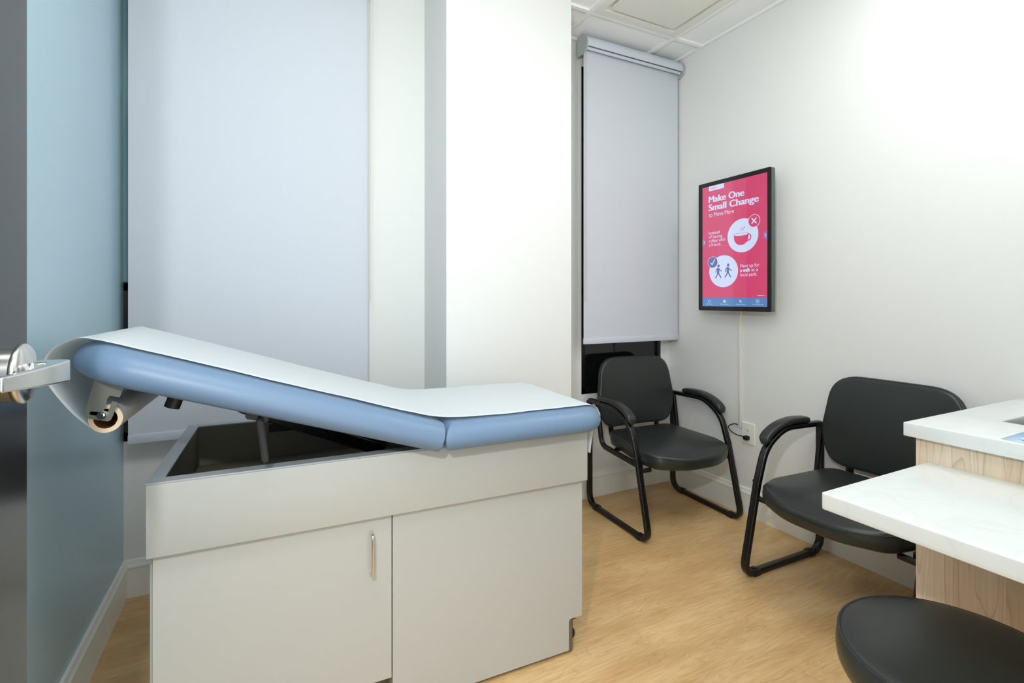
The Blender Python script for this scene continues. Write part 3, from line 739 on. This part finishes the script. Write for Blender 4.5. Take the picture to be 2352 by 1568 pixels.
# coffee picture
flat([disc(A(1.8270), 1.5415, .0955, .0905, 64)], 'picture_circle', E_WHITE, scr, .0003)
cup = [(A(1.8811) + .0, 1.5450)] + [(A(1.8353) - .0458 * math.cos(R(a)), 1.5450 - .0548 * math.sin(R(a)) ** .8) for a in range(8, 90, 9)] + [(A(1.8353) + .0458 * math.cos(R(a)), 1.5450 - .0548 * math.sin(R(a)) ** .8) for a in range(90, 4, -9)] + [(A(1.7896), 1.5450)]
hnd = [(A(1.7896) + .0165 * math.sin(R(a)) * 1.0 - .002, 1.5290 + .0165 * math.cos(R(a))) for a in range(0, 181, 20)] + [(A(1.812), 1.502)]
steam = lambda x: [(x + .006, 1.588), (x + .0105, 1.581), (x + .0065, 1.573), (x + .003, 1.566), (x + .0035, 1.560)]
flat([cup] + stroke(hnd, .0062) + [q for xx in (A(1.840), A(1.8265)) for q in stroke([(xx + .014, 1.590), (xx + .012, 1.582), (xx + .004, 1.574), (xx + .001, 1.566)], .0026)] + [disc(A(1.8353), 1.5475, .0462, .0085)], 'coffee_cup', E_PINK, scr, .0006)
flat([disc(A(1.8353), 1.5475, .0435, .0066)], 'cup_mouth', E_WHITE, scr, .0009)
flat([disc(A(1.7559), 1.6098, .0355, .0340, 48)], 'badge', E_WHITE, scr, .0009)
flat([disc(A(1.7559), 1.6098, .0328, .0314, 48)], 'badge', E_PINK, scr, .0012)
xa, za = A(1.7559), 1.6098
flat(stroke([(xa - .0125, za - .012), (xa + .0125, za + .013)], .0068) + stroke([(xa - .0125, za + .013), (xa + .0125, za - .012)], .0068), 'cross_mark', E_WHITE, scr, .0015)
# walkers picture
flat([disc(A(1.9510), 1.3560, .0965, .0888, 64)], 'picture_circle', E_WHITE, scr, .0003)
def walker(Yc, top):
    x = A(Yc); z = top
    return [disc(x, z - .0078, .0085, .0082, 20)] + stroke([(x - .002, z - .026), (x - .003, z - .046)], .0155) + stroke([(x - .004, z - .045), (x - .009, z - .058), (x - .0195, z - .0735)], .0072) + stroke([(x - .001, z - .045), (x + .006, z - .058), (x + .0155, z - .0735)], .0072) + \
        stroke([(x - .006, z - .021), (x - .0165, z - .030), (x - .0185, z - .043)], .0055) + stroke([(x + .002, z - .022), (x + .010, z - .033), (x + .021, z - .038)], .0055)
flat(walker(1.9830, 1.3955), 'walking_figure', E_NAVY, scr, .0006); flat(walker(1.9180, 1.3965), 'walking_figure', E_NAVY, scr, .0006)
flat([disc(A(2.0227), 1.4100, .0355, .0330, 48)], 'badge', E_WHITE, scr, .0009)
flat([disc(A(2.0227), 1.4100, .0330, .0306, 48)], 'badge', E_NAVY, scr, .0012)
xa, za = A(2.0227), 1.4100
flat(stroke([(xa - .013, za - .003), (xa - .004, za - .013), (xa + .014, za + .014)], .0062), 'check_mark', E_WHITE, scr, .0015)
# side arrows and the blue menu bar
def halfdisc(side, z): 
    return [(.416 if side else 0, z + .0215)] + [((.416 if side else 0) + (-1 if side else 1) * .0215 * math.sin(R(a)), z + .0215 * math.cos(R(a))) for a in range(15, 180, 15)] + [(.416 if side else 0, z - .0215)]
flat([halfdisc(1, 1.527)], 'arrow_button', E_PURP, scr, .0003); flat([halfdisc(0, 1.529)], 'arrow_button', E_PURP, scr, .0003)
flat(stroke([(.4035, 1.5355), (.4105, 1.527), (.4035, 1.5185)], .0026), 'arrow', E_WHITE, scr, .0006); flat(stroke([(.0165, 1.5375), (.0095, 1.529), (.0165, 1.5205)], .0026), 'arrow', E_WHITE, scr, .0006)
flat([[(0, 1.160), (.416, 1.160), (.416, 1.2075), (0, 1.2075)]], 'menu_bar', E_BLUE, scr, .0003)
def icon(p): flat(p, 'menu_icon', E_WHITE, scr, .0006)
x = A(2.0467); icon( stroke([(x - .009, 1.189), (x, 1.1965), (x + .009, 1.189)], .0016) + stroke([(x - .0065, 1.190), (x - .0065, 1.182), (x + .0065, 1.182), (x + .0065, 1.190)], .0016))
x = A(1.943); icon([[(x - .0075, 1.182), (x - .0075, 1.1925), (x + .0075, 1.1925), (x + .0075, 1.182)], [(x - .004, 1.1935), (x - .004, 1.1965), (x + .004, 1.1965), (x + .004, 1.1935)]])
x = A(1.8395); icon([[(x - .007, 1.187), (x - .005, 1.196), (x + .001, 1.195), (x - .001, 1.186)]] + stroke([(x - .003, 1.186), (x + .001, 1.1815), (x + .006, 1.184), (x + .006, 1.190), (x + .002, 1.193)], .0016))
x = A(1.7356); icon(stroke([(x - .008, 1.181), (x - .008, 1.197), (x + .008, 1.197), (x + .008, 1.181), (x - .008, 1.181)], .0015) + stroke([(x - .004, 1.185), (x, 1.191), (x + .004, 1.185)], .0015) + [disc(x, 1.1925, .0022, n=12)])
for wd_, yc_, hw_t in (('Health Topics', 2.0467, .0235), ('Clinical Updates', 1.943, .0265), ('Resource Library', 1.8395, .0285), ('For Clinical Staff', 1.7356, .031)):
    text([(wd_, A(yc_) - hw_t, A(yc_) + hw_t, 1.1700, .0053, .01)], 'menu_text', E_WHITE)

# cable cover, outlet, cord
rw = MB().box(XR - .011, XR, 1.9255, 1.9425, .475, 1.345, bevel=.003).build('cable_cover', M['raceway'], None, True); tag(rw, 'slim white cable cover running down the wall below the screen', 'cable cover')
ou = empty('power_outlet', (XR, 1.8825, .4535)); tag(ou, 'white wall outlet plate between the two black chairs', 'outlet')
ol = rounded_poly([(-.041, -.060), (.041, -.060), (.041, .060), (-.041, .060)], .004, 4)
pm = pad(ol, 0, .006, .0005, .004, dome=0).xf(lambda a, z, t: (-t, a, z)); pm.build('cover_plate', M['plate'], ou, True)
for zc in (.0205, -.0205):
    so_ = MB().prism(disc(0, zc, .0170, .0145, 28), lambda a, z, d_: (-d_, a, z), .006, .0072).build('socket', M['plate'], ou)
    MB().box(-.0075, -.0071, -.0075, -.0055, zc - .002, zc + .006).box(-.0075, -.0071, .0055, .0075, zc - .002, zc + .005).box(-.0075, -.0071, -.002, .002, zc - .0095, zc - .0055).build('slot', M['slot'], so_)
MB().lathe([(0, 0), (.003, 0), (.002, .001), (0, .001)], (-.006, 0, 0), (-1, 0, 0), 12).build('screw', M['plate'], ou)
cd = empty('power_cord', (XR - .008 - tvo.x, 1.8825 - tvo.y, .433 - tvo.z)); cd.parent = tv
ox, oy, oz = XR - .008, 1.8825, .433
def LC(p): return (p[0] - ox, p[1] - oy, p[2] - oz)
MB().box(-.026, .001, -.014, .012, -.011, .011, bevel=.004).cyl((-.014, .010, .001), (-.014, .028, .003), .0045, .0032, seg=12).build('plug', M['blackplastic'], cd, True)
cp_ = spline([LC(p) for p in [(2.398, 1.908, .436), (2.392, 1.935, .437), (2.386, 1.97, .450), (2.390, 1.992, .470), (2.398, 1.975, .488), (2.405, 1.955, .494), (2.408, 1.955, .492), (2.409, 1.9455, .490)]], 6)
mc = MB()
for a, b in zip(cp_[:-1], cp_[1:]): mc.cyl(a, b, .0028, seg=8)
mc.build('cable', M['blackplastic'], cd, True)

# ---------------------------------------------------------------- counter, desk, sink, leaflet
cab = empty('base_cabinet', (1.615, YF + .001, 0)); tag(cab, 'light walnut cabinet carrying the white counter beside the doorway', 'cabinet')
m = MB().box(0, .019, 0, .677, 0, .8225, bevel=.0006).build('end_panel', M['wood'], cab)
m = MB().box(.781, .80, 0, .655, .10, .80).box(.019, .781, 0, .655, .10, .118).box(.019, .781, 0, .012, .118, .80).box(.03, .80, .585, .60, 0, .10).build('carcass', M['wood'], cab)
for i in range(2):
    dd = MB().box(.022 + i * .39, .022 + i * .39 + .386, .656, .675, .105, .815, bevel=.001).build('cabinet_door', M['wood'], cab)
    xx = .022 + .386 - .04 if i == 0 else .022 + .39 + .04
    MB().tube(fillet([(xx, .675, .74), (xx, .705, .74), (xx, .705, .64), (xx, .675, .64)], .01, 4), .004, (1, 0, 0)).build('door_pull', M['chrome'], dd, True)
# upper counter with sink opening
uc = empty('countertop', (1.59, YF, .8225)); tag(uc, 'upper white quartz countertop with the sink opening', 'countertop')
ox, oy, oz = uc.location
hx0, hx1, hy0, hy1 = 1.842, 2.26, .22, .628
X1 = XR
outer = [(1.59, YF), (X1, YF), (X1, .747), (1.59, .747)]
def slab_with_hole():
    bm = bmesh.new()
    xs = [1.59, hx0, hx1, X1]; ys = [YF, hy0, hy1, .747]
    V = {}
    for k, z in enumerate((.8225, .8600)):
        for i, x in enumerate(xs):
            for j, y in enumerate(ys): V[i, j, k] = bm.verts.new((x - ox, y - oy, z - oz))
    for i in range(3):
        for j in range(3):
            if (i, j) == (1, 1): continue
            bm.faces.new([V[i, j, 1], V[i + 1, j, 1], V[i + 1, j + 1, 1], V[i, j + 1, 1]]); bm.faces.new([V[i, j, 0], V[i, j + 1, 0], V[i + 1, j + 1, 0], V[i + 1, j, 0]])
    def side(a, b): bm.faces.new([V[a[0], a[1], 0], V[b[0], b[1], 0], V[b[0], b[1], 1], V[a[0], a[1], 1]])
    for i in range(3): side((i, 0), (i + 1, 0)); side((i + 1, 3), (i, 3)); side((3, i), (3, i + 1)); side((0, i + 1), (0, i))
    side((1, 1), (1, 2)); side((1, 2), (2, 2)); side((2, 2), (2, 1)); side((2, 1), (1, 1))
    bmesh.ops.recalc_face_normals(bm, faces=bm.faces[:])
    es = [e for e in bm.edges if len(e.link_faces) == 2 and e.calc_face_angle() > .5]
    bmesh.ops.bevel(bm, geom=es, offset=.0025, segments=3, affect='EDGES', profile=.5)
    me = bpy.data.meshes.new('slab'); bm.to_mesh(me); bm.free(); return me
link('slab', slab_with_hole(), M['quartz'], uc, True)
sk = empty('sink', ((hx0 + hx1) / 2, (hy0 + hy1) / 2, .8225)); tag(sk, 'undermount steel sink below the counter opening', 'sink')
hw_, hh_ = (hx1 - hx0) / 2 + .004, (hy1 - hy0) / 2 + .004
rr = []
for (g, z) in ((.015, 0), (0, 0), (-.004, -.10), (-.02, -.16), (-.04, -.17)):
    rr.append([(p.x, p.y, z - .0005) for p in rounded_poly([(-hw_ - g, -hh_ - g), (hw_ + g, -hh_ - g), (hw_ + g, hh_ + g), (-hw_ - g, hh_ + g)], .03, 4)][:60])
mn = min(len(r) for r in rr)
rr = [r[:mn] for r in rr]
bsn = MB()
def rect_ring(g, z): 
    pts = []
    N = 12
    a, b = hw_ + g, hh_ + g
    for k in range(N): pts.append((-a + 2 * a * k / N, -b, z))
    for k in range(N): pts.append((a, -b + 2 * b * k / N, z))
    for k in range(N): pts.append((a - 2 * a * k / N, b, z))
    for k in range(N): pts.append((-a, b - 2 * b * k / N, z))
    return pts
bsn.rings([rect_ring(.015, -.0005), rect_ring(0, -.0005), rect_ring(-.003, -.12), rect_ring(-.015, -.165), rect_ring(-.05, -.172)], False, True)
bsn.build('basin', M['steel'], sk)
MB().lathe([(0, .002), (.035, .002), (.042, 0), (.042, -.002)], (0, 0, -.172), seg=24).build('drain', M['chrome'], sk, True)
fc = empty('faucet', (2.33, .42, .860)); tag(fc, 'chrome faucet behind the sink', 'faucet')
MB().lathe([(0, 0), (.026, 0), (.026, .006), (.016, .012), (.014, .09), (0, .09)], (0, 0, 0), seg=24).build('body', M['chrome'], fc, True)
MB().tube(fillet([(0, 0, .07), (-.02, 0, .12), (-.12, 0, .13), (-.125, 0, .10)], .03), .009, (0, 1, 0)).build('spout', M['chrome'], fc, True)
# lower desk worktop
dk = empty('desk', (1.14, YF, 0)); tag(dk, 'lower white quartz desk top fixed to the walnut cabinet end', 'desk')
ol = rounded_poly([(0, 0), (.475, 0), (.475, .649), (0, .649)], [.003, .003, .003, .008], 5)
pad(ol, .7225, .760, .0025, .003).build('worktop', M['quartz'], dk, True)
MB().box(.0, .475, .0, .018, .62, .7225).build('wall_cleat', M['wood'], dk)
# leaflet
lf = MB(); pz = .8612
L1 = [(1.607, .549), (1.607, .339), (1.887, .339), (1.887, .549)]
lo = empty('leaflet', (1.747, .444, .8602)); tag(lo, 'blue leaflet lying on the counter beside the sink', 'leaflet')
def leaf_mat():
    m = mat('leaflet_print', (140, 175, 215), 0.4); nt = m.node_tree; b = nt.nodes['Principled BSDF']
    mp = mapping(nt, (9, 9, 1)); n1 = nt.nodes.new('ShaderNodeTexNoise'); n1.inputs['Scale'].default_value = 1; nt.links.new(mp.outputs[0], n1.inputs['Vector'])
    r = ramp(nt, n1.outputs['Fac'], [(.35, (128, 166, 212)), (.6, (168, 196, 222)), (.75, (205, 190, 180))]); nt.links.new(r.outputs[0], b.inputs['Base Color']); return m
M['leaf'] = leaf_mat(); M['leafwhite'] = mat('leaflet_white', (240, 240, 236), .4)
g = MB(); NXl = 10; vs = []; fs = []
for i in range(NXl + 1):
    for j in range(NXl + 1):
        x = -.14 + .28 * i / NXl; y = -.105 + .21 * j / NXl; vs.append((x, y, .0004 + .0022 * max(0, (x * .7 + y)) / .2 * (x > -.14)))
for i in range(NXl):
    for j in range(NXl): a = i * (NXl + 1) + j; fs.append((a, a + NXl + 1, a + NXl + 2, a + 1))
sheet = g.add(vs, fs).build('sheet', M['leaf'], lo, True)
sm_ = sheet.modifiers.new('thickness', 'SOLIDIFY'); sm_.thickness = .0006
MB().box(-.112, .03, .050, .078, .0030, .0032).build('title_block', M['leafwhite'], lo)
# ---------------------------------------------------------------- stool
sx, sy = 1.250, .482
st = empty('stool', (sx, sy, 0)); tag(st, 'round black vinyl stool in front of the white desk', 'stool')
ol = [Vector((.213 * math.cos(2 * math.pi * k / 96), .213 * math.sin(2 * math.pi * k / 96))) for k in range(96)]
rr = []
for (r, z) in [(.150, .408), (.196, .410), (.207, .416), (.2125, .428), (.2150, .445), (.2145, .462), (.2115, .4755), (.2085, .481), (.2075, .4835), (.2055, .4860), (.199, .4895), (.185, .4930), (.165, .4960), (.14, .4985), (.11, .5005), (.08, .5020), (.05, .5030), (.02, .5034)]:
    rr.append([(r * math.cos(2 * math.pi * k / 96), r * math.sin(2 * math.pi * k / 96), z) for k in range(96)])
s_ = MB().rings(rr).build('seat', M['vinylblack'], st, True)
for p in s_.data.polygons: p.use_smooth = True
pip = [(.2090 * math.cos(2 * math.pi * k / 96), .2090 * math.sin(2 * math.pi * k / 96), .4830) for k in range(96)]
MB().tube(pip, .0032, (0, 0, 1), 8, closed=True).build('piping', M['vinylblack'], s_, True)
MB().lathe([(0, .408), (.10, .408), (.10, .400), (.03, .396), (.028, .30), (.025, .30), (.025, .15), (.036, .15), (.036, .07), (0, .07)], (0, 0, 0), seg=28).build('gas_lift', M['chrome'], st, True)
for k in range(5):
    a = 2 * math.pi * k / 5 + .3; c, s = math.cos(a), math.sin(a)
    lg = MB().sweep([(.02 * c, .02 * s, .10), (.13 * c, .13 * s, .092), (.235 * c, .235 * s, .070)], rrsec(.034, .022, .006), (-s, c, 0)).build('leg', M['chrome'], st, True)
    cx, cy = .235 * c, .235 * s
    MB().cyl((cx, cy, .066), (cx, cy, .045), .006).lathe([(0, -.018), (.018, -.018), (.024, -.012), (.024, .012), (.018, .018), (0, .018)], (cx + .008 * s, cy - .008 * c, .024), (c, s, 0), 20).build('caster', M['blackplastic'], lg, True)
